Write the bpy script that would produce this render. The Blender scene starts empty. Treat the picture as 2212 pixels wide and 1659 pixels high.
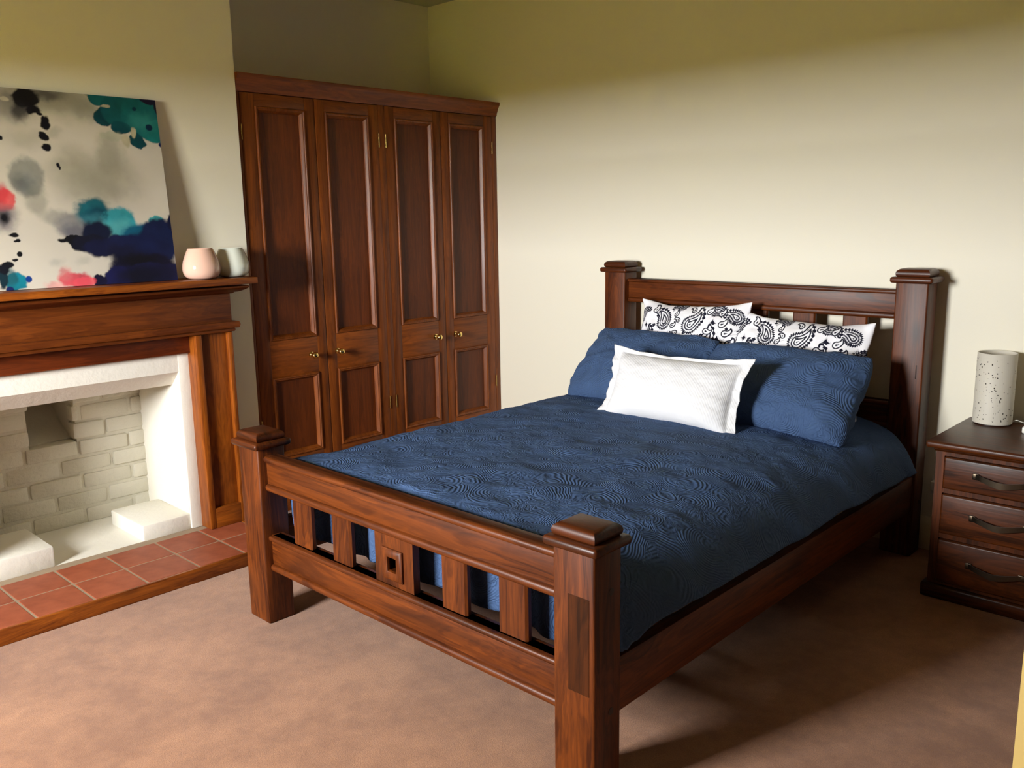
import bpy, bmesh, math, random
import numpy as np
from mathutils import Vector, Matrix

# ------------------------------------------------------------------ camera
scene = bpy.context.scene
COL = scene.collection
cam_data = bpy.data.cameras.new('camera')
cam_data.sensor_width = 36.0
cam_data.lens = 1893.56 / 2212.0 * 36.0
cam_data.clip_start = 0.05
cam = bpy.data.objects.new('camera', cam_data)
COL.objects.link(cam)
_r = Vector((0.72699053, 0.68646139, -0.01598552))
_u = Vector((-0.11642915, 0.1461798, 0.98238268))
_f = Vector((-0.67670454, 0.71232172, -0.18619544))
_m = Matrix((_r, _u, -_f)).transposed().to_4x4()
_m.translation = Vector((2.9627, -1.6135, 1.5087))
cam.matrix_world = _m
scene.camera = cam

# ------------------------------------------------------------------ world, window light, exposure
WIN_X0, WIN_X1, WIN_Z0, WIN_Z1 = 0.0, 0.90, 1.12, 2.13
WALL_F = -2.90
world = bpy.data.worlds.new('overcast_sky')
scene.world = world
world.use_nodes = True
_bg = world.node_tree.nodes.get('Background') or world.node_tree.nodes.new('ShaderNodeBackground')
_bg.inputs['Color'].default_value = (0.98, 0.985, 0.98, 1)
_bg.inputs['Strength'].default_value = 165.0
_pl = bpy.data.lights.new('window_portal', 'AREA')
_pl.shape = 'RECTANGLE'
_pl.size = WIN_X1 - WIN_X0 + 0.1
_pl.size_y = WIN_Z1 - WIN_Z0 + 0.1
_pl.cycles.is_portal = True
_po = bpy.data.objects.new('window_portal', _pl)
COL.objects.link(_po)
_po.location = ((WIN_X0 + WIN_X1) / 2, WALL_F - 0.22, (WIN_Z0 + WIN_Z1) / 2)
_po.rotation_euler = (math.radians(90), 0, 0)      # -Z axis of the light turned to +Y, into the room
scene.view_settings.view_transform = 'Standard'
scene.view_settings.look = 'None'
scene.view_settings.exposure = 0.0
scene.view_settings.gamma = 1.0
scene.view_settings.use_curve_mapping = False
scene.cycles.diffuse_bounces = 5
scene.cycles.max_bounces = 8
scene.cycles.sample_clamp_indirect = 8.0

# ------------------------------------------------------------------ helpers
def lin(c):
    return tuple(((v / 255) / 12.92 if v / 255 <= 0.04045 else ((v / 255 + 0.055) / 1.055) ** 2.4) for v in c)

class NT:
    """small node-tree writer"""
    def __init__(self, name):
        self.m = bpy.data.materials.new(name)
        self.m.use_nodes = True
        self.t = self.m.node_tree
        self.t.nodes.clear()
        self.out = self.t.nodes.new('ShaderNodeOutputMaterial')
        self.b = self.t.nodes.new('ShaderNodeBsdfPrincipled')
        self.t.links.new(self.b.outputs[0], self.out.inputs[0])
    def n(self, typ, ins=None, **kw):
        nd = self.t.nodes.new(typ)
        for k, v in kw.items():
            setattr(nd, k, v)
        for k, v in (ins or {}).items():
            self.put(nd.inputs[k], v)
        return nd
    def put(self, sock, v):
        if isinstance(v, bpy.types.NodeSocket):
            self.t.links.new(v, sock)
        elif isinstance(v, (tuple, list)) and len(v) == 3 and sock.type == 'RGBA':
            sock.default_value = (*v, 1)
        else:
            sock.default_value = v
    def math(self, op, a, b=0.0, c=None):
        d = {0: a, 1: b}
        if c is not None:
            d[2] = c
        return self.n('ShaderNodeMath', d, operation=op).outputs[0]
    def ramp(self, fac, stops, interp='LINEAR'):
        nd = self.n('ShaderNodeValToRGB', {0: fac})
        nd.color_ramp.interpolation = interp
        el = nd.color_ramp.elements
        while len(el) < len(stops):
            el.new(0.5)
        for e, (p, c) in zip(el, stops):
            e.position = p
            e.color = (*c, 1) if len(c) == 3 else c
        return nd.outputs[0]
    def mix(self, fac, a, b, blend='MIX'):
        nd = self.n('ShaderNodeMix', data_type='RGBA', blend_type=blend)
        self.put(nd.inputs[0], fac)
        self.put(nd.inputs[6], a)
        self.put(nd.inputs[7], b)
        return nd.outputs[2]
    def noise(self, vec, scale, detail=3, rough=0.5, dist=0.0):
        return self.n('ShaderNodeTexNoise', {'Vector': vec, 'Scale': scale, 'Detail': detail, 'Roughness': rough, 'Distortion': dist}).outputs['Fac']
    def bump(self, h, strength, dist):
        nd = self.n('ShaderNodeBump', {'Height': h, 'Strength': strength, 'Distance': dist})
        self.t.links.new(nd.outputs[0], self.b.inputs['Normal'])
    def set(self, **kw):
        for k, v in kw.items():
            self.put(self.b.inputs[k.replace('_', ' ')], v)
        return self.m

def plain(name, rgb, rough=0.5, metal=0.0, spec=0.5, var=0.0, bump=0.0, bscale=60.0, coat=0.0):
    t = NT(name)
    co = t.n('ShaderNodeTexCoord').outputs['Object']
    col = rgb
    if var:
        f = t.noise(co, 9, 4)
        col = t.mix(f, tuple(c * (1 - var) for c in rgb), tuple(min(1, c * (1 + var)) for c in rgb))
    if bump:
        t.bump(t.noise(co, bscale, 4, 0.6), 0.5, bump)
    t.set(Base_Color=col, Roughness=rough, Metallic=metal, Specular_IOR_Level=spec, Coat_Weight=coat)
    return t.m

def wood(name, light, dark, axis, rough=0.32, patch=0.6, knots=0.6, vary=0.28, coat=0.0, fibre=1.0):
    """grain running along the given object axis"""
    light, dark = [(c[0] * .98, c[1] * .87, c[2] * .36) for c in (light, dark)]
    t = NT(name)
    co = t.n('ShaderNodeTexCoord').outputs['Object']
    rnd = t.n('ShaderNodeObjectInfo').outputs['Random']
    off = t.n('ShaderNodeCombineXYZ', {0: t.math('MULTIPLY', rnd, 37.0), 1: t.math('MULTIPLY', rnd, 91.0), 2: t.math('MULTIPLY', rnd, 53.0)}).outputs[0]
    v = t.n('ShaderNodeVectorMath', {0: co, 1: off}, operation='ADD').outputs[0]
    def st(along, across):
        s = [across] * 3
        s[axis] = along
        return t.n('ShaderNodeVectorMath', {0: v, 1: tuple(s)}, operation='MULTIPLY').outputs[0]
    # slow figure, then fine fibre
    g1 = t.noise(st(1.1, 9), 1.6, 5, 0.55, 1.4)
    g2 = t.noise(st(3.0, 95), 1.0, 3, 0.6, 0.3)
    rings = t.math('MULTIPLY_ADD', t.math('SINE', t.math('MULTIPLY', g1, 46.0)), 0.5, 0.5)
    f = t.math('ADD', t.math('MULTIPLY', g1, 0.55), t.math('ADD', t.math('MULTIPLY', rings, 0.10), t.math('MULTIPLY', g2, 0.38 * fibre)))
    col = t.ramp(f, [(0.38, dark), (0.70, light)])
    sk = t.ramp(t.noise(st(0.9, 30), 1.0, 3, 0.55, 0.5), [(0.56, (0, 0, 0)), (0.70, (1, 1, 1))])
    col = t.mix(t.math('MULTIPLY', sk, 0.22), col, tuple(c * 0.5 for c in dark))
    p = t.ramp(t.noise(st(1.3, 5), 1.0, 2, 0.5, 0.6), [(0.60, (0, 0, 0)), (0.74, (1, 1, 1))])
    col = t.mix(t.math('MULTIPLY', p, patch), col, tuple(c * 0.22 for c in dark))
    kn = t.n('ShaderNodeTexVoronoi', {'Vector': st(2.2, 5.5), 'Scale': 1.0, 'Randomness': 1.0})
    k = t.ramp(kn.outputs['Distance'], [(0.05, (1, 1, 1)), (0.16, (0, 0, 0))])
    col = t.mix(t.math('MULTIPLY', k, knots), col, tuple(c * 0.3 for c in dark))
    val = t.math('MULTIPLY_ADD', rnd, vary, 1 - vary / 2)
    col = t.mix(1.0, col, t.n('ShaderNodeCombineColor', {0: val, 1: val, 2: val}).outputs[0], 'MULTIPLY')
    t.bump(g2, 0.25, 0.0012)
    t.set(Base_Color=col, Roughness=t.math('MULTIPLY_ADD', g1, 0.12, rough - 0.02), Specular_IOR_Level=0.34, Coat_Weight=coat, Coat_Roughness=0.12)
    return t.m

def woods(name, *a, **k):
    return [wood('%s_%s' % (name, 'xyz'[i]), *a, axis=i, **k) for i in range(3)]

def link(name, me, mat, parent=None, loc=(0, 0, 0), rot=None):
    o = bpy.data.objects.new(name, me)
    COL.objects.link(o)
    if mat and not me.materials:
        me.materials.append(mat)
    if parent:
        o.parent = parent
        wp = WORLD_LOC.get(parent.name, (0, 0, 0))
        o.location = (loc[0] - wp[0], loc[1] - wp[1], loc[2] - wp[2])
    else:
        o.location = loc
    WORLD_LOC[o.name] = tuple(loc)
    if rot:
        o.rotation_euler = rot
    return o
WORLD_LOC = {}

def empty(name, loc, label, cat, group=None):
    o = bpy.data.objects.new(name, None)
    COL.objects.link(o)
    o.empty_display_size = 0.1
    o.location = loc
    WORLD_LOC[o.name] = tuple(loc)
    return tag(o, label, cat, group)

def tag(o, label=None, cat=None, group=None, kind=None):
    for k, v in (('label', label), ('category', cat), ('group', group), ('kind', kind)):
        if v:
            o[k] = v
    return o

def struct(o, label=None):
    return tag(o, label, None, None, 'structure')

def finish(bm, name, smooth=35):
    bmesh.ops.recalc_face_normals(bm, faces=bm.faces)
    me = bpy.data.meshes.new(name)
    bm.to_mesh(me)
    bm.free()
    if smooth:
        me.shade_smooth()
        me.set_sharp_from_angle(angle=math.radians(smooth))
    return me

def add_box(bm, x0, x1, y0, y1, z0, z1, c=(0, 0, 0)):
    r = bmesh.ops.create_cube(bm, size=1.0)
    for v in r['verts']:
        v.co = Vector((x0 + (v.co.x + .5) * (x1 - x0) - c[0], y0 + (v.co.y + .5) * (y1 - y0) - c[1], z0 + (v.co.z + .5) * (z1 - z0) - c[2]))
    return r['verts']

def box(name, x0, x1, y0, y1, z0, z1, mat, parent=None, bev=0.004, seg=2):
    c = ((x0 + x1) / 2, (y0 + y1) / 2, (z0 + z1) / 2)
    bm = bmesh.new()
    add_box(bm, x0, x1, y0, y1, z0, z1, c)
    if bev:
        bev = min(bev, 0.45 * min(x1 - x0, y1 - y0, z1 - z0))
        bmesh.ops.bevel(bm, geom=bm.edges[:], offset=bev, segments=seg, profile=0.5, affect='EDGES')
    return link(name, finish(bm, name), mat, parent, c)

def boxes(name, lst, mat, parent=None):
    bm = bmesh.new()
    for b in lst:
        add_box(bm, *b)
    return link(name, finish(bm, name, 0), mat, parent)

def prism(name, prof, axis, a0, a1, mat, parent=None, smooth=40, bev=0):
    """closed profile of (p, q) in the two other axes (x,y,z order), extruded along axis"""
    oth = [i for i in range(3) if i != axis]
    c = [0, 0, 0]
    c[axis] = (a0 + a1) / 2
    c[oth[0]] = sum(p for p, q in prof) / len(prof)
    c[oth[1]] = sum(q for p, q in prof) / len(prof)
    bm = bmesh.new()
    ends = []
    for a in (a0, a1):
        ring = []
        for p, q in prof:
            co = [0, 0, 0]
            co[axis] = a - c[axis]
            co[oth[0]] = p - c[oth[0]]
            co[oth[1]] = q - c[oth[1]]
            ring.append(bm.verts.new(co))
        ends.append(ring)
    n = len(prof)
    for i in range(n):
        bm.faces.new((ends[0][i], ends[0][(i + 1) % n], ends[1][(i + 1) % n], ends[1][i]))
    bm.faces.new(ends[0][::-1])
    bm.faces.new(ends[1])
    return link(name, finish(bm, name, smooth), mat, parent, c)

def sweep_frame(name, rect, prof, x, mat, parent=None):
    """mitred moulding round a rectangle in the YZ plane; prof = (inset, proud) pairs"""
    y0, y1, z0, z1 = rect
    c = (x, (y0 + y1) / 2, (z0 + z1) / 2)
    bm = bmesh.new()
    loops = []
    for d, h in prof:
        loops.append([bm.verts.new((h, yy - c[1], zz - c[2])) for yy, zz in ((y0 + d, z0 + d), (y1 - d, z0 + d), (y1 - d, z1 - d), (y0 + d, z1 - d))])
    for a, b in zip(loops, loops[1:] + loops[:1]):
        for i in range(4):
            bm.faces.new((a[i], a[(i + 1) % 4], b[(i + 1) % 4], b[i]))
    return link(name, finish(bm, name, 50), mat, parent, c)

def lathe(name, prof, mat, parent=None, loc=(0, 0, 0), n=32, axis=2, closed=False, smooth=50):
    bm = bmesh.new()
    rings = []
    for r, z in prof:
        ring = []
        if r < 1e-5:
            ring = [bm.verts.new((0, 0, z))] * n
        else:
            for i in range(n):
                a = 2 * math.pi * i / n
                ring.append(bm.verts.new((r * math.cos(a), r * math.sin(a), z)))
        rings.append(ring)
    for a, b in zip(rings, rings[1:] + (rings[:1] if closed else [])):
        for i in range(n):
            q = []
            for v in (a[i], a[(i + 1) % n], b[(i + 1) % n], b[i]):
                if v not in q:
                    q.append(v)
            if len(q) > 2:
                bm.faces.new(q)
    if axis == 0:
        bmesh.ops.rotate(bm, verts=bm.verts, cent=(0, 0, 0), matrix=Matrix.Rotation(math.pi / 2, 3, 'Y'))
    if axis == 1:
        bmesh.ops.rotate(bm, verts=bm.verts, cent=(0, 0, 0), matrix=Matrix.Rotation(-math.pi / 2, 3, 'X'))
    return link(name, finish(bm, name, smooth), mat, parent, loc)

def tube(name, pts, rad, mat, parent=None, n=8):
    c = tuple(sum(p[i] for p in pts) / len(pts) for i in range(3))
    P = [Vector(p) - Vector(c) for p in pts]
    bm = bmesh.new()
    rings = []
    for i, p in enumerate(P):
        d = (P[min(i + 1, len(P) - 1)] - P[max(i - 1, 0)]).normalized()
        s = d.cross(Vector((0.13, 0.31, 0.94))).normalized()
        w = d.cross(s)
        rings.append([bm.verts.new(p + (s * math.cos(2 * math.pi * k / n) + w * math.sin(2 * math.pi * k / n)) * rad) for k in range(n)])
    for a, b in zip(rings, rings[1:]):
        for k in range(n):
            bm.faces.new((a[k], a[(k + 1) % n], b[(k + 1) % n], b[k]))
    bm.faces.new(rings[0][::-1])
    bm.faces.new(rings[-1])
    return link(name, finish(bm, name, 60), mat, parent, c)

def bez(pts, n=10):
    """Catmull-Rom through points"""
    P = [Vector(p) for p in pts]
    P = [2 * P[0] - P[1]] + P + [2 * P[-1] - P[-2]]
    out = []
    for i in range(1, len(P) - 2):
        for k in range(n):
            t = k / n
            a, b, c, d = P[i - 1:i + 3]
            out.append(0.5 * (2 * b + (c - a) * t + (2 * a - 5 * b + 4 * c - d) * t * t + (3 * b - a - 3 * c + d) * t ** 3))
    out.append(P[-2])
    return [tuple(v) for v in out]

def vnoise(x, y, seed, octaves=4):
    """smooth value noise on arrays, about -1..1"""
    tot = np.zeros_like(x)
    amp, nrm = 1.0, 0.0
    for o in range(octaves):
        g = np.random.RandomState(seed * 17 + o).uniform(-1, 1, (64, 64))
        xx, yy = x * 2 ** o + 7.3 * o, y * 2 ** o + 3.1 * o
        ix, iy = np.floor(xx).astype(int), np.floor(yy).astype(int)
        fx, fy = xx - ix, yy - iy
        fx, fy = fx * fx * (3 - 2 * fx), fy * fy * (3 - 2 * fy)
        a = g[ix % 64, iy % 64]; b = g[(ix + 1) % 64, iy % 64]
        c = g[ix % 64, (iy + 1) % 64]; d = g[(ix + 1) % 64, (iy + 1) % 64]
        tot += amp * ((a * (1 - fx) + b * fx) * (1 - fy) + (c * (1 - fx) + d * fx) * fy)
        nrm += amp
        amp *= 0.5
    return tot / nrm * 1.6

def grid_mesh(name, X, Y, Z, colour=None):
    """quad grid from 2-D arrays"""
    n, m = X.shape
    me = bpy.data.meshes.new(name)
    co = np.stack([X, Y, Z], -1).reshape(-1, 3).astype(np.float32)
    i = np.arange(n * m).reshape(n, m)
    q = np.stack([i[:-1, :-1], i[1:, :-1], i[1:, 1:], i[:-1, 1:]], -1).reshape(-1, 4)
    return raw_mesh(me, co, q, colour)

def raw_mesh(me, co, q, colour=None):
    me.vertices.add(len(co))
    me.vertices.foreach_set('co', co.astype(np.float32).ravel())
    me.loops.add(q.size)
    me.loops.foreach_set('vertex_index', q.astype(np.int32).ravel())
    me.polygons.add(len(q))
    me.polygons.foreach_set('loop_start', np.arange(0, q.size, 4, dtype=np.int32))
    me.update(calc_edges=True)
    me.validate()
    me.shade_smooth()
    if colour is not None:
        at = me.color_attributes.new('print', 'FLOAT_COLOR', 'POINT')
        rgba = np.ones((len(co), 4), np.float32)
        rgba[:, :3] = colour.reshape(-1, 3)
        at.data.foreach_set('color', rgba.ravel())
    return me

# ------------------------------------------------------------------ materials
PAINT = lin((234, 228, 209))
M_wall = plain('cream_wall_paint', PAINT, 0.62, spec=0.3, bump=0.0006, bscale=180)
M_ceil = plain('ceiling_paint', lin((196, 192, 174)), 0.7, spec=0.2)
M_unseen_dark = plain('unseen_wall_bounce_damper', lin((88, 78, 68)), 0.7, spec=0.2)  # invented dark tone for unseen walls, cuts bounce so upper walls stay dim
M_trim = plain('cream_gloss_trim', lin((236, 226, 200)), 0.35)
M_plaster = plain('white_plaster', lin((228, 224, 212)), 0.6, spec=0.3, bump=0.004, bscale=28)
M_doorpaint = plain('yellow_cream_door_paint', lin((206, 176, 108)), 0.4)

def carpet_mat():
    t = NT('peach_carpet')
    co = t.n('ShaderNodeTexCoord').outputs['Object']
    big = t.noise(co, 2.3, 3, 0.55, 0.8)
    mid = t.noise(co, 13.0, 8, 0.72, 0.2)
    fine = t.noise(co, 260.0, 3, 0.7)
    f = t.math('ADD', t.math('MULTIPLY', big, 0.5), t.math('MULTIPLY', mid, 0.5))
    col = t.ramp(f, [(0.40, lin((140, 95, 64))), (0.60, lin((180, 129, 91)))])
    col = t.mix(t.ramp(fine, [(0.35, (.75, .75, .75)), (0.62, (0, 0, 0))]), col, lin((128, 84, 58)))
    t.bump(t.math('ADD', t.math('MULTIPLY', fine, 1.0), t.math('MULTIPLY', t.noise(co, 480.0, 2, 0.6), 0.8)), 0.6, 0.003)
    t.set(Base_Color=col, Roughness=0.95, Specular_IOR_Level=0.1, Sheen_Weight=0.25, Sheen_Roughness=0.5)
    return t.m
M_carpet = carpet_mat()

BED = woods('bed_pine', lin((114, 58, 23)), lin((60, 25, 10)), rough=0.40, patch=0.75, knots=0.7, vary=0.2)
CAP = woods('bed_cap', lin((92, 44, 22)), lin((48, 22, 12)), rough=0.34, patch=0.4, knots=0.3, vary=0.15)
WRD = woods('wardrobe_cedar', lin((140, 76, 33)), lin((98, 49, 20)), rough=0.42, patch=0.12, knots=0.25, vary=0.34)
WPN = woods('wardrobe_panel', lin((112, 55, 25)), lin((80, 37, 17)), rough=0.42, patch=0.15, knots=0.1, vary=0.4)
WMO = woods('wardrobe_moulding', lin((138, 76, 38)), lin((96, 48, 22)), rough=0.32, patch=0.05, knots=0.0, vary=0.12)
MAN = woods('mantel_pine', lin((162, 92, 40)), lin((106, 52, 21)), rough=0.34, patch=0.2, knots=0.5, vary=0.16)
MFR = woods('mantel_frieze', lin((118, 62, 28)), lin((80, 37, 16)), rough=0.38, patch=0.2, knots=0.4, vary=0.1)
MDK = woods('mantel_header', lin((120, 54, 26)), lin((78, 32, 15)), rough=0.4, patch=0.1, knots=0.1, vary=0.1)
NST = woods('nightstand_pine', lin((96, 48, 22)), lin((44, 20, 10)), rough=0.34, patch=0.8, knots=0.6, vary=0.25)

M_brass = plain('polished_brass', lin((226, 194, 120)), 0.16, metal=1.0)
M_bronze = plain('dark_bronze', lin((92, 80, 66)), 0.34, metal=1.0)
M_plug = plain('dark_bolt_plug', lin((40, 20, 12)), 0.5)
M_mattress = plain('mattress_ticking', lin((150, 150, 155)), 0.9)
M_plastic = plain('white_plastic', lin((236, 234, 226)), 0.35)
M_pink = plain('pale_pink_glaze', lin((216, 176, 156)), 0.08, coat=0.6)
M_mint = plain('pale_mint_glaze', lin((214, 218, 204)), 0.08, coat=0.6)
M_lamp = plain('speckled_ceramic', lin((206, 200, 186)), 0.55, var=0.03, bump=0.002, bscale=45)
M_hole = plain('lamp_hole', lin((60, 54, 46)), 0.8)
M_grout = plain('grey_grout', lin((150, 130, 106)), 0.9, var=0.12, bump=0.002, bscale=90)

def tile_mat():
    t = NT('terracotta_tile')
    co = t.n('ShaderNodeTexCoord').outputs['Object']
    rnd = t.n('ShaderNodeObjectInfo').outputs['Random']
    n = t.noise(co, 14, 4, 0.6)
    col = t.ramp(n, [(0.3, lin((132, 64, 40))), (0.7, lin((156, 82, 54)))])
    v = t.math('MULTIPLY_ADD', rnd, 0.18, 0.91)
    col = t.mix(1.0, col, t.n('ShaderNodeCombineColor', {0: v, 1: v, 2: v}).outputs[0], 'MULTIPLY')
    t.bump(n, 0.2, 0.002)
    t.set(Base_Color=col, Roughness=0.55, Specular_IOR_Level=0.35)
    return t.m
M_tile = tile_mat()

def brick_mat():
    t = NT('whitewashed_brick')
    co = t.n('ShaderNodeTexCoord').outputs['Object']
    a = t.noise(co, 16, 5, 0.6)
    b = t.noise(co, 70, 4, 0.6)
    t.bump(t.math('ADD', a, t.math('MULTIPLY', b, 0.35)), 0.7, 0.010)
    t.set(Base_Color=lin((208, 203, 186)), Roughness=0.75, Specular_IOR_Level=0.2)
    return t.m
M_brick = brick_mat()

def quilt_mat():
    """navy cotton quilted in swirls of concentric stitching"""
    t = NT('navy_quilted_cotton')
    co = t.n('ShaderNodeTexCoord').outputs['Object']
    w1 = t.n('ShaderNodeTexNoise', {'Vector': co, 'Scale': 5.0, 'Detail': 2.0}).outputs['Color']
    wv = t.n('ShaderNodeVectorMath', {0: w1, 1: (0.5, 0.5, 0.5)}, operation='SUBTRACT').outputs[0]
    ws = t.n('ShaderNodeVectorMath', {0: wv, 3: 0.10}, operation='SCALE')
    ws.inputs['Scale'].default_value = 0.10
    v = t.n('ShaderNodeVectorMath', {0: co, 1: ws.outputs[0]}, operation='ADD').outputs[0]
    d = t.n('ShaderNodeTexVoronoi', {'Vector': v, 'Scale': 5.2, 'Randomness': 0.9}, feature='F1').outputs['Distance']
    rings = t.math('SINE', t.math('MULTIPLY', d, 150.0))
    worm = t.math('SINE', t.math('MULTIPLY', t.noise(co, 14.0, 2, 0.5, 0.8), 70.0))
    mask = t.ramp(t.noise(co, 4.2, 2), [(0.42, (0, 0, 0)), (0.56, (1, 1, 1))])
    h = t.math('ADD', t.math('MULTIPLY', rings, mask), t.math('MULTIPLY', worm, t.math('MULTIPLY_ADD', mask, -0.6, 0.8)))
    h = t.math('ADD', h, t.math('MULTIPLY', t.noise(co, 26.0, 3, 0.6), 2.2))
    t.bump(h, 0.7, 0.0016)
    weave = t.noise(co, 500.0, 2, 0.5)
    col = t.mix(weave, lin((58, 78, 112)), lin((72, 95, 132)))
    t.set(Base_Color=col, Roughness=0.85, Specular_IOR_Level=0.12)
    return t.m
M_quilt = quilt_mat()

def white_cotton():
    t = NT('white_quilted_cotton')
    co = t.n('ShaderNodeTexCoord').outputs['Object']
    w = t.n('ShaderNodeTexWave', {'Vector': co, 'Scale': 40.0, 'Distortion': 2.0, 'Detail': 2.0}, wave_type='BANDS', bands_direction='DIAGONAL').outputs['Fac']
    t.bump(t.math('ADD', t.math('MULTIPLY', w, 0.16), t.noise(co, 14.0, 4, 0.6)), 0.6, 0.004)
    t.set(Base_Color=lin((222, 222, 224)), Roughness=0.9, Specular_IOR_Level=0.15)
    return t.m
M_white = white_cotton()

def print_mat(name, rough=0.85, bump=0.0):
    t = NT(name)
    c = t.n('ShaderNodeVertexColor', layer_name='print').outputs[0]
    if bump:
        t.bump(t.noise(t.n('ShaderNodeTexCoord').outputs['Object'], 900.0, 2), 0.3, bump)
    t.set(Base_Color=c, Roughness=rough, Specular_IOR_Level=0.2)
    return t.m
M_bandana = print_mat('bandana_print_cotton')
M_canvas = print_mat('painted_canvas', 0.8, 0.0006)
M_canvas_edge = plain('raw_canvas_edge', lin((40, 44, 70)), 0.85)

# ------------------------------------------------------------------ room shell
XL, XR, YB, ZC = -1.57, 3.30, 2.42, 2.86           # alcove back wall, right wall, headboard wall, ceiling
XB = -0.955                                        # chimney breast face
HX = 4.4                                           # hall beyond the right-hand wall
struct(boxes('floor', [(XL - .2, HX, WALL_F - .2, YB + .15, -.12, 0)], M_carpet), 'peach carpet covering the bedroom floor')
struct(boxes('ceiling', [(XL - .2, HX, WALL_F - .2, YB + .15, ZC, ZC + .12)], M_ceil))
struct(boxes('wall_back', [(XL - .2, HX, YB, YB + .15, 0, ZC)], M_wall), 'cream wall behind the headboard')
struct(boxes('wall_left', [(XL - .2, XL, WALL_F, -1.1, 0, ZC), (XL - .2, XL, .60, YB, 0, ZC), (XL - .2, XL, -1.1, .60, 1.2, ZC)], M_wall), 'cream wall above the wardrobe')
OP0, OP1, OPT = -0.78, 0.245, 0.905               # fireplace opening
struct(boxes('wall_chimney', [(XL, XB, OP1 + .045, 0.645, 0, ZC), (XL, XB, -1.20, OP0 - .045, 0, ZC), (XL, XB, OP0 - .045, OP1 + .045, 1.20, ZC)], M_wall), 'cream chimney breast above the mantelpiece')
struct(boxes('wall_front', [
    (XL - .2, WIN_X0, WALL_F - .18, WALL_F, 0, ZC), (WIN_X1, HX, WALL_F - .18, WALL_F, 0, ZC),
    (WIN_X0, WIN_X1, WALL_F - .18, WALL_F, 0, WIN_Z0), (WIN_X0, WIN_X1, WALL_F - .18, WALL_F, WIN_Z1, ZC)], M_unseen_dark))
DY0, DY1 = -1.10, -0.26                            # doorway in the right-hand wall
struct(boxes('wall_right', [(XR, XR + .12, WALL_F, DY0, 0, ZC), (XR, XR + .12, DY1, YB, 0, ZC), (XR, XR + .12, DY0, DY1, 2.05, ZC)], M_unseen_dark))
struct(boxes('wall_hall', [(HX, HX + .1, WALL_F - .2, YB + .15, 0, ZC)], M_unseen_dark))

# window (outside the frame): timber sash with two panes
win = struct(boxes('window_1', [
    (WIN_X0, WIN_X0 + .05, WALL_F - .14, WALL_F - .07, WIN_Z0, WIN_Z1), (WIN_X1 - .05, WIN_X1, WALL_F - .14, WALL_F - .07, WIN_Z0, WIN_Z1),
    (WIN_X0 + .05, WIN_X1 - .05, WALL_F - .14, WALL_F - .07, WIN_Z0, WIN_Z0 + .06), (WIN_X0 + .05, WIN_X1 - .05, WALL_F - .14, WALL_F - .07, WIN_Z1 - .05, WIN_Z1),
    (WIN_X0 + .05, WIN_X1 - .05, WALL_F - .13, WALL_F - .08, 1.66, 1.70)], M_trim))
_t = NT('window_glass')
_t.t.nodes.remove(_t.b)
_mx = _t.n('ShaderNodeMixShader', {0: 0.05})
_t.put(_mx.inputs[1], _t.n('ShaderNodeBsdfTransparent').outputs[0])
_t.put(_mx.inputs[2], _t.n('ShaderNodeBsdfGlossy', {'Roughness': 0.02}).outputs[0])
_t.put(_t.out.inputs[0], _mx.outputs[0])
for z0, z1 in ((WIN_Z0 + .06, 1.66), (1.70, WIN_Z1 - .05)):
    box('pane', WIN_X0 + .05, WIN_X1 - .05, WALL_F - .107, WALL_F - .103, z0, z1, _t.m, win, 0)
box('window_sill', WIN_X0 - .05, WIN_X1 + .05, WALL_F - .07, WALL_F + .06, WIN_Z0 - .03, WIN_Z0, M_trim, win, .004)
_t = NT('lawn_grass')
_co = _t.n('ShaderNodeTexCoord').outputs['Object']
_t.set(Base_Color=_t.ramp(_t.noise(_co, 1.2, 5), [(0.3, (0.118, 0.102, 0.014)), (0.7, (0.172, 0.147, 0.024))]), Roughness=1.0, Specular_IOR_Level=0.0)
struct(boxes('ground_outside', [(-60, 60, -80, WALL_F - .2, -.6, -.45)], _t.m))

# skirting, door
struct(prism('baseboard_back', [(YB, 0), (YB - .018, 0), (YB - .018, .12), (YB - .012, .14), (YB - .004, .15), (YB, .15)], 0, XB - .01, XR, M_trim))
struct(box('baseboard_right', XR - .018, XR, DY1 + .08, YB - .018, 0, .15, M_trim))
struct(boxes('trim_1', [(XR - .02, XR + .14, DY0 - .07, DY0, 0, 2.12), (XR - .02, XR + .14, DY1, DY1 + .07, 0, 2.12), (XR - .02, XR + .14, DY0, DY1, 2.05, 2.12)], M_trim))
# open door leaf: its free edge just enters the picture at the lower right
door = struct(boxes('door_1', [(0, .62, 0, .04, .01, 2.03)], M_doorpaint), 'yellow cream painted door edge at the right border')
door.location = (2.700, -0.318, 0)
door.rotation_euler = (0, 0, math.radians(3))
for z0, z1 in ((.2, .85), (1.0, 1.85)):
    p = boxes('door_panel', [(.12, .50, -.006, 0.002, z0, z1)], M_doorpaint, door)
    p.location = (0, 0, 0)

# ------------------------------------------------------------------ fireplace
fb = struct(boxes('firebox', [
    (-1.85, -1.74, OP0 - .05, OP1 + .05, 0, 1.2),                       # core behind the brick face
    (-1.57, XB - .001, OP1 + .030, OP1 + .045, 0, 1.2), (-1.57, XB - .001, OP0 - .045, OP0, 0, 1.2),   # jamb linings
    (-1.50, XB - .001, OP0 - .02, OP1 + .029, 0, .058)], M_plaster), 'white painted brick firebox under the mantelpiece')
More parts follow.
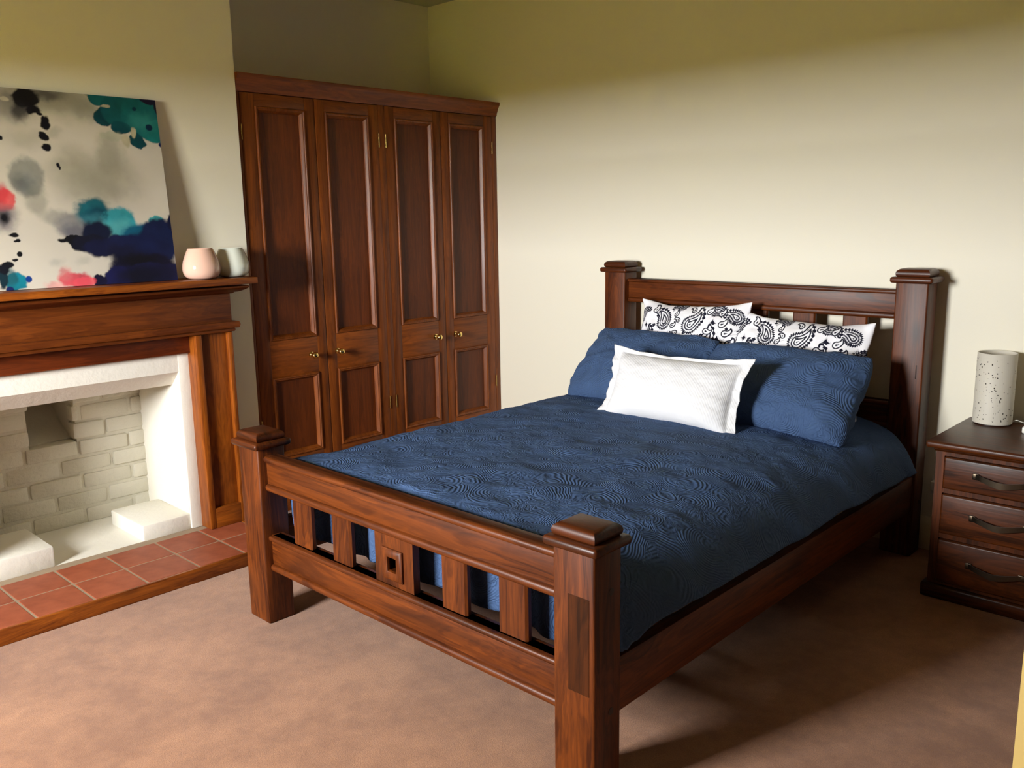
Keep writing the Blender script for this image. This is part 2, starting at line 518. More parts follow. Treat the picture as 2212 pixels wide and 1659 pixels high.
# rough plaster lintel: upright lip, then a sloping soffit
prism('lintel', [(XB - .12, .78), (-1.025, .757), (XB + .012, .828), (XB + .012, .935), (XB - .12, .935)], 1, OP0 - .02, OP1 + .005, M_plaster, fb)
box('surround', XB - .002, XB + .014, OP1 - .006, .305, .058, .935, M_plaster, fb, .006)
box('surround', XB - .02, XB + .014, OP0 - .06, OP0 + .006, .058, .935, M_plaster, fb, .006)
# brick back wall with a square niche
rs = random.Random(4)
BX = -1.43
bl, bh, jt = .232, .074, .012
niche = (-.272, -.076, .49, .735)
prism('niche_floor', [(-1.74, .40), (-1.74, .62), (-1.62, .53), (-1.51, .48), (-1.51, .40)], 1, -.30, -.05, M_brick, fb)
row = 0
z = .058
while z < .93:
    y = OP0 - (.12 if row % 2 else .0) + rs.uniform(-.02, .02)
    while y < OP1 + .02:
        a, b = max(y, OP0), min(y + bl, OP1 + .02)
        y += bl + jt
        segs = [(a, b)]
        zm = z + bh / 2
        if niche[2] - .02 < zm < niche[3]:
            segs = []
            if a < niche[0]: segs.append((a, min(b, niche[0] + rs.uniform(-.006, .006))))
            if b > niche[1]: segs.append((max(a, niche[1] + rs.uniform(-.006, .006)), b))
        for p, q in segs:
            if q - p > .025:
                bk = box('brick', -1.505, BX + rs.uniform(-.005, .006), p, q, z + rs.uniform(-.002, .002), z + bh + rs.uniform(-.002, .002), M_brick, fb, .010, 2)
                bk.rotation_euler = (rs.uniform(-.018, .018), rs.uniform(-.04, .04), rs.uniform(-.012, .012))
    z += bh + jt
    row += 1
bm_ = []
# mortar bed just behind the brick faces (leaves the niche open)
boxes('mortar', [(-1.74, BX - .009, OP0, niche[0] - .01, .05, .95), (-1.74, BX - .009, niche[1] + .01, OP1 + .02, .05, .95), (-1.74, BX - .009, niche[0] - .01, niche[1] + .01, .05, niche[2] - .02), (-1.74, BX - .009, niche[0] - .01, niche[1] + .01, niche[3], .95)], M_brick, fb)
# smooth bright right lining, slightly splayed
prism('side_lining', [(XB - .002, OP1 - .004), (-1.44, OP1 + .012), (-1.44, OP1 + .029), (XB - .002, OP1 + .029)], 2, .055, 1.1, M_plaster, fb)
box('hob_block', -1.31, XB + .004, .008, OP1 + .002, .055, .132, M_plaster, fb, .008)
box('hob_block', -1.29, XB + .004, OP0 - .002, -.38, .055, .150, M_plaster, fb, .008)

# hearth of quarry tiles with a timber edge
he = struct(boxes('hearth', [(XB, -.462, -1.02, .452, .0, .0575)], M_grout), 'terracotta tiled hearth in front of the firebox')
xs = (-.464, -.690, -.900)
ys = (-1.015, -.83, -.62, -.406, -.192, .033, .245, .452)
for i in range(2):
    for j in range(len(ys) - 1):
        box('tile', xs[i + 1] + .0042, xs[i] - .0042, ys[j] + .0042, ys[j + 1] - .0042, .045, .0595, M_tile, he, .0025, 1)
box('timber_edge', -.463, -.446, -1.04, .468, 0, .0615, MAN[1], he, .003)
box('timber_edge', XB, -.463, .452, .468, 0, .0615, MAN[0], he, .003)
box('timber_edge', XB, -.463, -1.04, -1.02, 0, .0615, MAN[0], he, .003)

# mantelpiece
mp = empty('mantelpiece', (XB, -.27, 0), 'varnished pine mantelpiece with a projecting shelf around the firebox', 'mantelpiece')
MY = -.54                                          # mirror: y -> MY - y
def mir(y0, y1, s):
    return (y0, y1) if s else (MY - y1, MY - y0)
for s in (1, 0):
    box('leg_core', XB, -.874, *mir(.292, .478, s), .06, 1.0, MAN[2], mp, .002)
    box('leg_stile', XB + .016, -.850, *mir(.291, .322, s), .0605, 1.0, MAN[2], mp, .005)
    box('leg_stile', -.880, -.850, *mir(.454, .479, s), .0605, 1.0, MAN[2], mp, .005)
    box('leg_plinth', -.880, -.851, *mir(.320, .456, s), .0605, .158, MAN[1], mp, .003)
box('header_board', XB, -.915, *(MY - .292, .292), .915, 1.005, MDK[1], mp, .002)
box('frieze', XB, -.850, MY - .480, .480, 1.0, 1.19, MFR[1], mp, .003)
def hopper(name, prof, x, ya, yb, mat, parent):
    """moulding mitred round the front and both ends; prof = (proud, z)"""
    c = ((XB + x) / 2, (ya + yb) / 2, prof[0][1])
    bm = bmesh.new()
    L = [[bm.verts.new((xx - c[0], yy - c[1], zz - c[2])) for xx, yy in ((XB, ya - d), (x + d, ya - d), (x + d, yb + d), (XB, yb + d))] for d, zz in prof]
    for p, q in zip(L, L[1:]):
        for i in range(4):
            bm.faces.new((p[i], p[(i + 1) % 4], q[(i + 1) % 4], q[i]))
    bm.faces.new(L[0][::-1])
    bm.faces.new(L[-1])
    return link(name, finish(bm, name, 45), mat, parent, c)
hopper('frieze_moulding', [(.001, 1.002), (.007, 1.002), (.010, 1.010), (.007, 1.018), (.024, 1.020), (.028, 1.035), (.024, 1.049), (.001, 1.051)], -.850, MY - .480, .480, MFR[1], mp)
hopper('crown_moulding', [(.001, 1.180), (.010, 1.181), (.016, 1.187), (.034, 1.190), (.052, 1.198), (.062, 1.204), (.067, 1.210), (.066, 1.216), (.058, 1.2195), (.020, 1.220), (.020, 1.2285)], -.850, MY - .478, .478, MFR[1], mp)
box('shelf', XB, -.722, MY - .557, .557, 1.228, 1.258, MAN[1], mp, .004)

# ------------------------------------------------------------------ wardrobe
WX = -0.970
wr = empty('wardrobe', (XL, 1.53, 0), 'tall built-in cedar wardrobe with four panelled doors beside the chimney breast', 'wardrobe')
YW0, YW1 = 0.648, YB - .001
boxes('carcass', [(XL + .001, -1.0, YW0, YW0 + .018, 0, 2.14), (XL + .001, -1.0, YW1 - .018, YW1, 0, 2.14), (XL + .001, -1.0, YW0, YW1, 2.12, 2.14), (XL + .001, -1.03, 1.51, 1.535, 0, 2.12), (XL + .001, XL + .02, YW0, YW1, 0, 2.12)], WPN[2], wr)
box('frame_stile', -1.0, WX, YW0, .668, 0, 2.125, WRD[2], wr, .002)
box('frame_stile', -1.0, WX, 2.379, YW1, 0, 2.125, WMO[2], wr, .002)
box('mullion', -1.0, WX, 1.500, 1.544, 0, 2.125, WRD[2], wr, .002)
box('plinth', -1.0, WX, .668, 2.379, 0, .10, WRD[1], wr, .002)
prism('cornice', [(-1.0, 2.124), (-.966, 2.124), (-.962, 2.130), (-.960, 2.142), (-.956, 2.150), (-.950, 2.166), (-.946, 2.174), (-.938, 2.184), (-.935, 2.190), (-.935, 2.205), (-1.0, 2.207)], 1, YW0, YW1, WRD[1], wr)
box('wardrobe_top', XL + .001, -1.0, YW0, YW1, 2.14, 2.20, WPN[1], wr, 0)
MOULD = [(0.0, 0.0), (.004, .007), (.010, .008), (.014, .004), (.018, .005), (.024, -.006), (.029, -.013), (.029, -.016), (0.0, -.016)]
doors = [(.670, .747, 1.030, 1.088, .987, .668), (1.092, 1.151, 1.434, 1.499, 1.155, 1.499), (1.545, 1.609, 1.894, 1.953, 1.868, 1.545), (1.957, 2.018, 2.308, 2.378, 2.030, 2.378)]
for k, (y0, a, b, y1, ky, hy) in enumerate(doors):
    zb, zt = .103, 2.121
    bm = bmesh.new()
    c = (WX, (y0 + y1) / 2, (zb + zt) / 2)
    for p, q in ((y0, a), (b, y1)):
        vs = add_box(bm, WX - .024, WX, p, q, zb, zt, c)
    bmesh.ops.bevel(bm, geom=bm.edges[:], offset=.0022, segments=2, profile=.5, affect='EDGES')
    d = link('door', finish(bm, 'door'), WRD[2], wr, c)
    for z0, z1 in ((zb, .292), (.720, .908), (2.062, zt)):
        box('rail', WX - .024, WX - .0004, a, b, z0, z1, WRD[1], d, .001)
    for z0, z1 in ((.292, .720), (.908, 2.062)):
        box('panel', WX - .022, WX - .014, a, b, z0, z1, WPN[2], d, 0)
        sweep_frame('panel_moulding', (a, b, z0, z1), MOULD, WX, WMO[2], d)
    lathe('knob', [(.0, 0), (.016, 0), (.016, .003), (.010, .006), (.007, .012), (.007, .020), (.012, .025), (.0165, .031), (.018, .038), (.0165, .045), (.010, .0505), (0, .052)], M_brass, d, (WX, ky, .814), 24, 0)
    for z0 in (.437, 1.900):
        tube('hinge', [(WX + .003, hy, z0), (WX + .003, hy, z0 + .072)], .0028, M_brass, d, 8)

# ------------------------------------------------------------------ bed frame
BW, BL, PX, PY = 1.70, 2.372, .136, .113
bed = empty('bed', (BW / 2, BL / 2, 0), 'chunky dark stained pine queen bed with square capped posts', 'bed')
def post(x0, y0, h, plugs):
    p = box('post', x0, x0 + PX, y0, y0 + PY, 0, h, BED[2], bed, .007, 3)
    o = .021
    def tier(name, e, z0, z1, r, mat):
        bm = bmesh.new()
        c = (x0 + PX / 2, y0 + PY / 2, (z0 + z1) / 2)
        add_box(bm, x0 - e, x0 + PX + e, y0 - e, y0 + PY + e, z0, z1, c)
        bmesh.ops.bevel(bm, geom=bm.edges[:], offset=r, segments=4, profile=.5, affect='EDGES')
        return link(name, finish(bm, name, 40), mat, p, c)
    tier('cap_collar', o, h - .004, h + .022, .0105, CAP[0])
    bm = bmesh.new()
    c = (x0 + PX / 2, y0 + PY / 2, h + .04)
    e0, e1 = -.001, -.012
    prof = [(e0 - .004, h + .021), (e0 + .002, h + .026), (e0 + .004, h + .036), (e0 + .001, h + .046), (e1 + .002, h + .054), (e1 - .004, h + .056)]
    L = [[bm.verts.new((xx - c[0], yy - c[1], zz - c[2])) for xx, yy in ((x0 - d, y0 - d), (x0 + PX + d, y0 - d), (x0 + PX + d, y0 + PY + d), (x0 - d, y0 + PY + d))] for d, zz in prof]
    for p1, q1 in zip(L, L[1:]):
        for i in range(4):
            bm.faces.new((p1[i], p1[(i + 1) % 4], q1[(i + 1) % 4], q1[i]))
    bm.faces.new(L[0][::-1]); bm.faces.new(L[-1])
    link('cap', finish(bm, 'cap', 45), CAP[0], p, c)
    for zz in plugs:
        lathe('bolt_plug', [(0, -.004), (.0105, -.004), (.0105, .0006), (.006, .001), (0, .0008)], M_plug, p, (x0 + PX, y0 + PY * .62, zz), 16, 0)
    return p
post(0, 0, .690, ())
fr = post(BW - PX, 0, .690, (.571, .238))
box('inlay', 1.614, 1.684, -.0012, .01, .300, .566, wood('inlay_dark', lin((84, 42, 20)), lin((40, 18, 9)), 2, patch=0.9, knots=0.0), fr, .0008, 1)
post(0, BL - PY, 1.213, ())
hr = post(BW - PX, BL - PY, 1.213, (.571, .238))
box('gouge', 1.669, 1.676, BL - PY - .0008, BL - PY + .006, .800, .862, M_plug, hr, .003, 3)
def rail(name, yc, z0, z1, bead_top, bead_bot, mat):
    """rail between the posts, rounded beads proud of the face at top and bottom"""
    r = box(name, PX - .002, BW - PX + .002, yc - .019, yc + .019, z0, z1, mat, bed, .003)
    for zc, hh in ((z1 - bead_top / 2, bead_top), (z0 + bead_bot / 2, bead_bot)):
        if hh:
            box('bead', PX - .001, BW - PX + .001, yc - .034, yc + .034, zc - hh / 2, zc + hh / 2, mat, r, hh * .42, 4)
    return r
YF, YH = PY / 2 - .004, BL - PY / 2
rail('foot_rail', YF, .525, .658, .022, .027, BED[0])
rail('foot_rail', YF, .211, .350, .020, .026, BED[0])
rail('head_rail', YH, 1.050, 1.176, .018, .026, BED[0])
rail('head_rail', YH, .560, .682, .020, .026, BED[0])
SL = ((.280, .392), (.520, .628), (.764, .954), (1.082, 1.192), (1.322, 1.434))
for yc, z0, z1 in ((YF, .346, .530), (YH, .678, 1.055)):
    for i, (a, b) in enumerate(SL):
        if i == 2 and yc == YF:
            # wide centre slat with a pierced square boss
            hx0, hx1, hz0, hz1 = .836, .876, .402, .447
            bm = bmesh.new()
            c = ((a + b) / 2, yc, (z0 + z1) / 2)
            for q in ((a, hx0, z0, z1), (hx1, b, z0, z1), (hx0, hx1, z0, hz0), (hx0, hx1, hz1, z1)):
                add_box(bm, q[0], q[1], yc - .013, yc + .013, q[2], q[3], c)
            s = link('slat', finish(bm, 'slat', 0), BED[2], bed, c)
            bm = bmesh.new()
            c = ((hx0 + hx1) / 2, yc, (hz0 + hz1) / 2)
            loops = []
            for d, h in ((-.030, -.013), (-.030, -.019), (-.024, -.024), (-.008, -.024), (-.002, -.021), (.0, -.013), (.0, .013)):
                loops.append([bm.verts.new((xx - c[0], h, zz - c[2])) for xx, zz in ((hx0 + d, hz0 + d), (hx1 - d, hz0 + d), (hx1 - d, hz1 - d), (hx0 + d, hz1 - d))])
            for p, q in zip(loops, loops[1:]):
                for j in range(4):
                    bm.faces.new((p[j], p[(j + 1) % 4], q[(j + 1) % 4], q[j]))
            link('boss', finish(bm, 'boss', 45), BED[2], s, c)
        else:
            box('slat', a, b, yc - .013, yc + .013, z0, z1, BED[2], bed, .007, 1)
for x0, x1 in ((.012, .052), (1.650, 1.690)):
    box('side_rail', x0, x1, PY - .002, BL - PY + .002, .211, .368, BED[1], bed, .004)
for k in range(11):
    y = .22 + k * .19
    box('base_slat', .052, 1.650, y, y + .07, .325, .345, BED[0], bed, .003)

# ------------------------------------------------------------------ mattress and quilt
mt = box('mattress', .075, 1.625, .150, 2.235, .346, .572, M_mattress, None, .045, 4)
tag(mt, 'mattress lying on the bed base under the navy quilt', 'mattress')

sec = np.array([(-.047, .425), (-.035, .47), (-.005, .53), (.05, .577), (.13, .607), (.25, .622), (.45, .629), (.85, .632), (1.20, .629), (1.36, .624), (1.47, .613), (1.56, .593), (1.63, .560), (1.685, .508), (1.717, .460), (1.735, .425)])
seg = np.r_[0, np.cumsum(np.hypot(*np.diff(sec, axis=0).T))]
NXQ, NYQ = 260, 330
sa = np.linspace(0, seg[-1], NXQ)
def smooth1(v, k=9):
    p = np.pad(v, k, mode='reflect', reflect_type='odd')
    ker = np.hanning(2 * k + 1); ker /= ker.sum()
    return np.convolve(p, ker, 'valid')
cx = smooth1(np.interp(sa, seg, sec[:, 0]))
cz = smooth1(np.interp(sa, seg, sec[:, 1]))
LY, DROP = 2.05, .275                                # run along the bed, then the drop at the foot
tb = np.linspace(0, LY + DROP, NYQ)
Y0 = 2.185
SX = np.repeat(cx[:, None], NYQ, 1)
SZ = np.repeat(cz[:, None], NYQ, 1)
T = np.repeat(tb[None, :], NXQ, 0)
inner = np.clip((np.minimum(SX - .10, 1.60 - SX)) / .05, 0, 1)        # only the middle hangs behind the footboard
inner = inner * inner * (3 - 2 * inner)
over = np.clip(T - (LY - .03), 0, None)
rr = .05
ang = np.clip(over / rr, 0, math.pi / 2)
fy = Y0 - np.minimum(T, LY - .03)
YQ = fy - rr * np.sin(ang) * .75
down = rr * (1 - np.cos(ang)) + np.clip(over - rr * math.pi / 2, 0, None)
ZQ = SZ - down * inner
# the side columns have no drop: they fold back along the hem
YQ = YQ + (1 - inner) * np.clip(over - .03, 0, None) * .05
fold = np.sin(SX * 38 + 2 * np.sin(SX * 9)) * .009 * np.clip(down / .10, 0, 1) * inner
YQ = YQ + fold
top = np.clip((cz[:, None] - .54) / .06, 0, 1) * np.clip(T / .2, 0, 1)
wr1 = vnoise(SX * 3.1 + 1.3, YQ * 4.3, 11, 3)
wr2 = vnoise(SX * 9 + YQ * 5, YQ * 11 - SX * 6, 12, 3)
wr3 = np.clip(vnoise(SX * 5 - YQ * 4, YQ * 2.4 + 4, 13, 3) - .25, 0, 1)
ZQ = ZQ + (wr1 * .007 + wr2 * .0045 + wr3 * .010) * (.35 + .65 * top) * (1 - np.clip(down / .03, 0, 1))
side = np.clip((.57 - cz[:, None]) / .12, 0, 1) * np.sign(SX - .85)
SXq = SX + side * (np.sin(YQ * 13 + 1.5 * np.sin(YQ * 4)) * .006 + vnoise(YQ * 9, SX * 3, 14, 2) * .006)
ZQ = ZQ + np.abs(side) * (vnoise(YQ * 2.2 + 3, SX * 0, 15, 2) * .012)
# near the foot the hem tucks in behind the post
kf = np.clip((.42 - YQ) / .30, 0, 1)
kf = kf * kf * (3 - 2 * kf)
SXq = SXq - kf * np.clip(SX - 1.52, 0, 1) * .26
ZQ = ZQ - kf * np.clip(SX - 1.60, 0, 1) * .25
YQ = np.where(SX > 1.58, np.maximum(YQ - kf * .013, .1205), YQ)
# bunched corner by the near foot post
bun = np.clip(1 - np.hypot((YQ - .16) / .10, (SX - 1.72) / .06), 0, 1)
ZQ = ZQ - bun * .03 + bun * vnoise(YQ * 40, SX * 40, 16, 2) * .012
q_me = grid_mesh('quilt', SXq - .85, YQ - 1.2, ZQ - .6)
quilt = link('quilt', q_me, M_quilt, None, (.85, 1.2, .6))
tag(quilt, 'navy blue quilted bedspread spread over the bed', 'bedspread')
sm = quilt.modifiers.new('thickness', 'SOLIDIFY')
sm.thickness = .012
sm.offset = 0

# ------------------------------------------------------------------ pillows
def pillow(name, w, h, t, mat, loc, tilt, yaw=0, roll=0, seed=1, nu=90, nv=64, core=1.0, pinch=.06, sag=.25, wrinkle=.006, ears=0.0, paint=None, power=2.4, ex=.55, rnd=0.0):
    """two skins sewn along one seam; local x = width, z = height, -y = front"""
    u, v = np.meshgrid(np.linspace(-1, 1, nu), np.linspace(-1, 1, nv), indexing='ij')
    ax, az = np.abs(u), np.abs(v)
    X = w / 2 * u * (1 - pinch * (1 - v ** 2) * ax ** 2)
    Z = h / 2 * v * (1 - pinch * 1.3 * (1 - u ** 2) * az ** 2)
    X = X * np.sqrt(1 - rnd * v ** 4)
    Z = Z * np.sqrt(1 - rnd * u ** 4)
    uc, vc = np.clip(ax / core, 0, 1), np.clip(az / core, 0, 1)
    f = (np.clip(1 - uc ** power, 0, 1) * np.clip(1 - vc ** power, 0, 1)) ** ex
    th = t / 2 * f * (1 - sag * v)
    edge = np.clip(1 - np.maximum(ax, az) ** 6, 0, 1)
    nz = vnoise(u * 2.6 + seed, v * 2.2, seed, 4)
    crease = vnoise(np.arctan2(v, u) * 4, np.hypot(u, v) * 1.2, seed + 3, 2) * np.clip(np.hypot(u, v) - .5, 0, .6)
    wav = vnoise(u * 5 + 3, v * 5, seed + 7, 2) * .012 * np.clip(np.maximum(ax, az) - .8, 0, .2) * 5
    front = -th + (nz * wrinkle + crease * wrinkle * 1.6) * edge + wav
    back = th * .85 + nz * wrinkle * .4 * edge + wav
    back = np.maximum(back, front + .004 * edge)
    if ears:
        c4 = np.clip((ax + az - 1.55) / .45, 0, 1)
        X = X + np.sign(u) * c4 * ears * .6
        Z = Z + np.sign(v) * c4 * ears
    n, m = u.shape
    idx = np.arange(n * m).reshape(n, m)
    co1 = np.stack([X, front, Z], -1).reshape(-1, 3)
    co2 = np.stack([X, back, Z], -1).reshape(-1, 3)
    inn = np.zeros((n, m), bool); inn[1:-1, 1:-1] = True
    bidx = idx.copy()
    keep = np.where(inn.ravel())[0]
    bidx.ravel()[keep] = n * m + np.arange(len(keep))
    co = np.concatenate([co1, co2[keep]])
    qa = np.stack([idx[:-1, :-1], idx[1:, :-1], idx[1:, 1:], idx[:-1, 1:]], -1).reshape(-1, 4)
    qb = np.stack([bidx[:-1, :-1], bidx[:-1, 1:], bidx[1:, 1:], bidx[1:, :-1]], -1).reshape(-1, 4)
    colr = None
    if paint is not None:
        c1 = paint(X, Z).reshape(-1, 3)
        colr = np.concatenate([c1, c1[keep]])
    me = raw_mesh(bpy.data.meshes.new(name), co, np.concatenate([qa, qb]), colr)
    o = link(name, me, mat, None, loc)
    o.matrix_world = Matrix.Translation(loc) @ Matrix.Rotation(yaw, 4, 'Z') @ Matrix.Rotation(-tilt, 4, 'X') @ Matrix.Rotation(roll, 4, 'Y')
    return o

# black and white bandana print
INK, PALE, WHT = np.array(lin((22, 22, 40))), np.array(lin((170, 168, 178))), np.array(lin((244, 243, 248)))
def paisley_sdf(x, y, cx, cy, R, ang, flip):
    dx, dy = x - cx, y - cy
    px = dx * math.cos(ang) + dy * math.sin(ang)
    py = (-dx * math.sin(ang) + dy * math.cos(ang)) * flip
    d = np.full(x.shape, 9.0)
    for k in range(22):
        s = k / 21
        th = s * 1.9
        d = np.minimum(d, np.hypot(px - 1.75 * R * math.sin(th), py - 1.25 * R * (1 - math.cos(th))) - R * (1 - s) ** .8 * (1 - .12 * s))
    return d, np.arctan2(py, px)
BIG = [(-.235, .045, .032, .4, 1), (-.125, .135, .036, 1.75, 1), (.035, .125, .040, .5, 1), (.095, .020, .050, .42, 1), (.235, -.045, .036, 1.3, 1), (-.285, .165, .026, 1.2, -1), (.265, .175, .030, 2.4, 1),
       (-.20, -.10, .040, .3, 1), (-.03, -.12, .046, .5, -1), (.14, -.16, .040, 2.6, 1), (-.28, -.19, .034, 1.0, 1), (.155, .205, .026, .2, -1), (-.05, .225, .022, 2.8, 1), (.305, .085, .020, 1.6, -1)]
SMALL = [(.128, .098, .014, -.5), (-.062, .175, .010, .9), (-.040, .145, .010, 2.2), (-.066, .115, .010, .4), (-.036, .080, .010, 2.6), (-.070, .060, .010, .8), (-.035, .030, .010, 2.4), (.205, .135, .015, .3), (.228, .092, .015, .1), (.250, .045, .015, .4), (-.195, .195, .013, 1.2), (.120, .195, .013, .4), (.03, .2, .011, 2.0), (.185, .19, .013, .6), (-.29, .10, .013, 1.5), (-.10, -.04, .012, .5), (.2, -.11, .014, 1.0)]
STAR = [(-.155, .040, .026), (-.005, .045, .028), (.195, .048, .030), (.158, .140, .018), (.075, .185, .015), (-.235, .115, .015), (-.09, .205, .013), (.29, .11, .016), (-.12, -.16, .02), (.06, -.07, .018)]
PET = [(-.155, .040), (-.005, .045), (.05, -.2), (.29, .01)]
def bandana(x, y):
    col = np.ones(x.shape + (3,)) * WHT
    def put(mask, c):
        m = np.clip(mask, 0, 1)[..., None]
        col[...] = col * (1 - m) + c * m
    aa = .0009
    def lt(d, w):                                   # soft |d| < w
        return np.clip((w - d) / aa + .5, 0, 1)
    for cx_, cy_ in PET:
        a = np.arctan2(y - cy_, x - cx_)
        r = np.hypot(x - cx_, y - cy_)
        put(lt(np.abs(r - .046 - .006 * np.cos(a * 4)), .0030) * (a < .3) , INK)
        for k in range(6):
            t = -2.6 + k * .56
            qx, qy = cx_ + .064 * math.cos(t), cy_ + .064 * math.sin(t)
            px = (x - qx) * math.cos(t) + (y - qy) * math.sin(t)
            py = -(x - qx) * math.sin(t) + (y - qy) * math.cos(t)
            put(lt(np.hypot(px / 1.8, py) - .0095 * (1 - px * 12), 0), INK)
        put(lt(np.abs(r - .085), .0007), PALE)
    for sx_, sy_, s in STAR:
        d = (np.abs(x - sx_) ** .62 + np.abs(y - sy_) ** .62) ** (1 / .62)
        put(lt(d - s * 1.25, 0), INK)
        put(lt(np.abs(d - s * 1.75), .0012), PALE)
    for cx_, cy_, R, a, f in BIG:
        d, th = paisley_sdf(x, y, cx_, cy_, R, a, f)
        put(lt(d, .010), WHT)
        put(lt(np.abs(d - .0015), .0052 + .0032 * np.sin(th * 26 + d * 200)), INK)
        put(lt(np.abs(d + R * .34), .0034), INK)
        put(lt(np.abs(d + R * .42), .0008), PALE)
        put(lt(np.abs(d + R * .66), .0030), INK)
        put(lt(d + R * .90, 0), INK)
    for cx_, cy_, R, a in SMALL:
        d, th = paisley_sdf(x, y, cx_, cy_, R, a, 1)
        put(lt(d, .003), WHT)
        put(lt(np.abs(d), .0028), INK)
        put(lt(d + R * .7, 0), INK)
    for k in range(60):
        r_ = np.random.RandomState(50 + k)
        qx, qy = r_.uniform(-.3, .3), r_.uniform(-.2, .2)
        d = np.abs(x - qx) + np.abs(y - qy)
        put(lt(d - r_.uniform(.007, .012), 0) * (col[..., 0] > .8), INK)
    return col

o = pillow('patterned_pillow', .62, .47, .20, M_bandana, (.615, 2.145, .838), math.radians(14), math.radians(-2), math.radians(-1.5), 5, 420, 320, pinch=.025, sag=.15, wrinkle=.014, ears=.030, rnd=.06, paint=bandana)
tag(o, 'black and white paisley pillow against the headboard, nearer the wardrobe', 'pillow', 'paisley pillows')
o = pillow('patterned_pillow', .66, .47, .20, M_bandana, (1.165, 2.140, .800), math.radians(15), math.radians(2), math.radians(2.5), 6, 440, 320, pinch=.025, sag=.15, wrinkle=.014, ears=.030, rnd=.06, paint=bandana)
tag(o, 'black and white paisley pillow against the headboard, nearer the nightstand', 'pillow', 'paisley pillows')
o = pillow('blue_pillow', .76, .47, .20, M_quilt, (.495, 1.90, .765), math.radians(43), math.radians(-4), 0, 8, pinch=.03, sag=.30, wrinkle=.012, power=3.2, ex=.5, rnd=.14)
tag(o, 'navy quilted pillow nearer the wardrobe, half behind the white cushion', 'pillow', 'navy pillows')
o = pillow('blue_pillow', .76, .47, .22, M_quilt, (1.225, 1.865, .752), math.radians(43), math.radians(3), math.radians(1), 9, pinch=.03, sag=.30, wrinkle=.013, power=3.2, ex=.5, rnd=.14)
tag(o, 'navy quilted pillow nearer the nightstand, bulging at its right end', 'pillow', 'navy pillows')
o = pillow('white_cushion', .70, .345, .17, M_white, (.885, 1.575, .757), math.radians(27), math.radians(1), 0, 21, 150, 90, core=.88, pinch=.07, sag=.12, wrinkle=.006, ears=.012, power=2.6, ex=.55)
tag(o, 'small white quilted cushion with a flanged edge in front of the navy pillows', 'cushion')

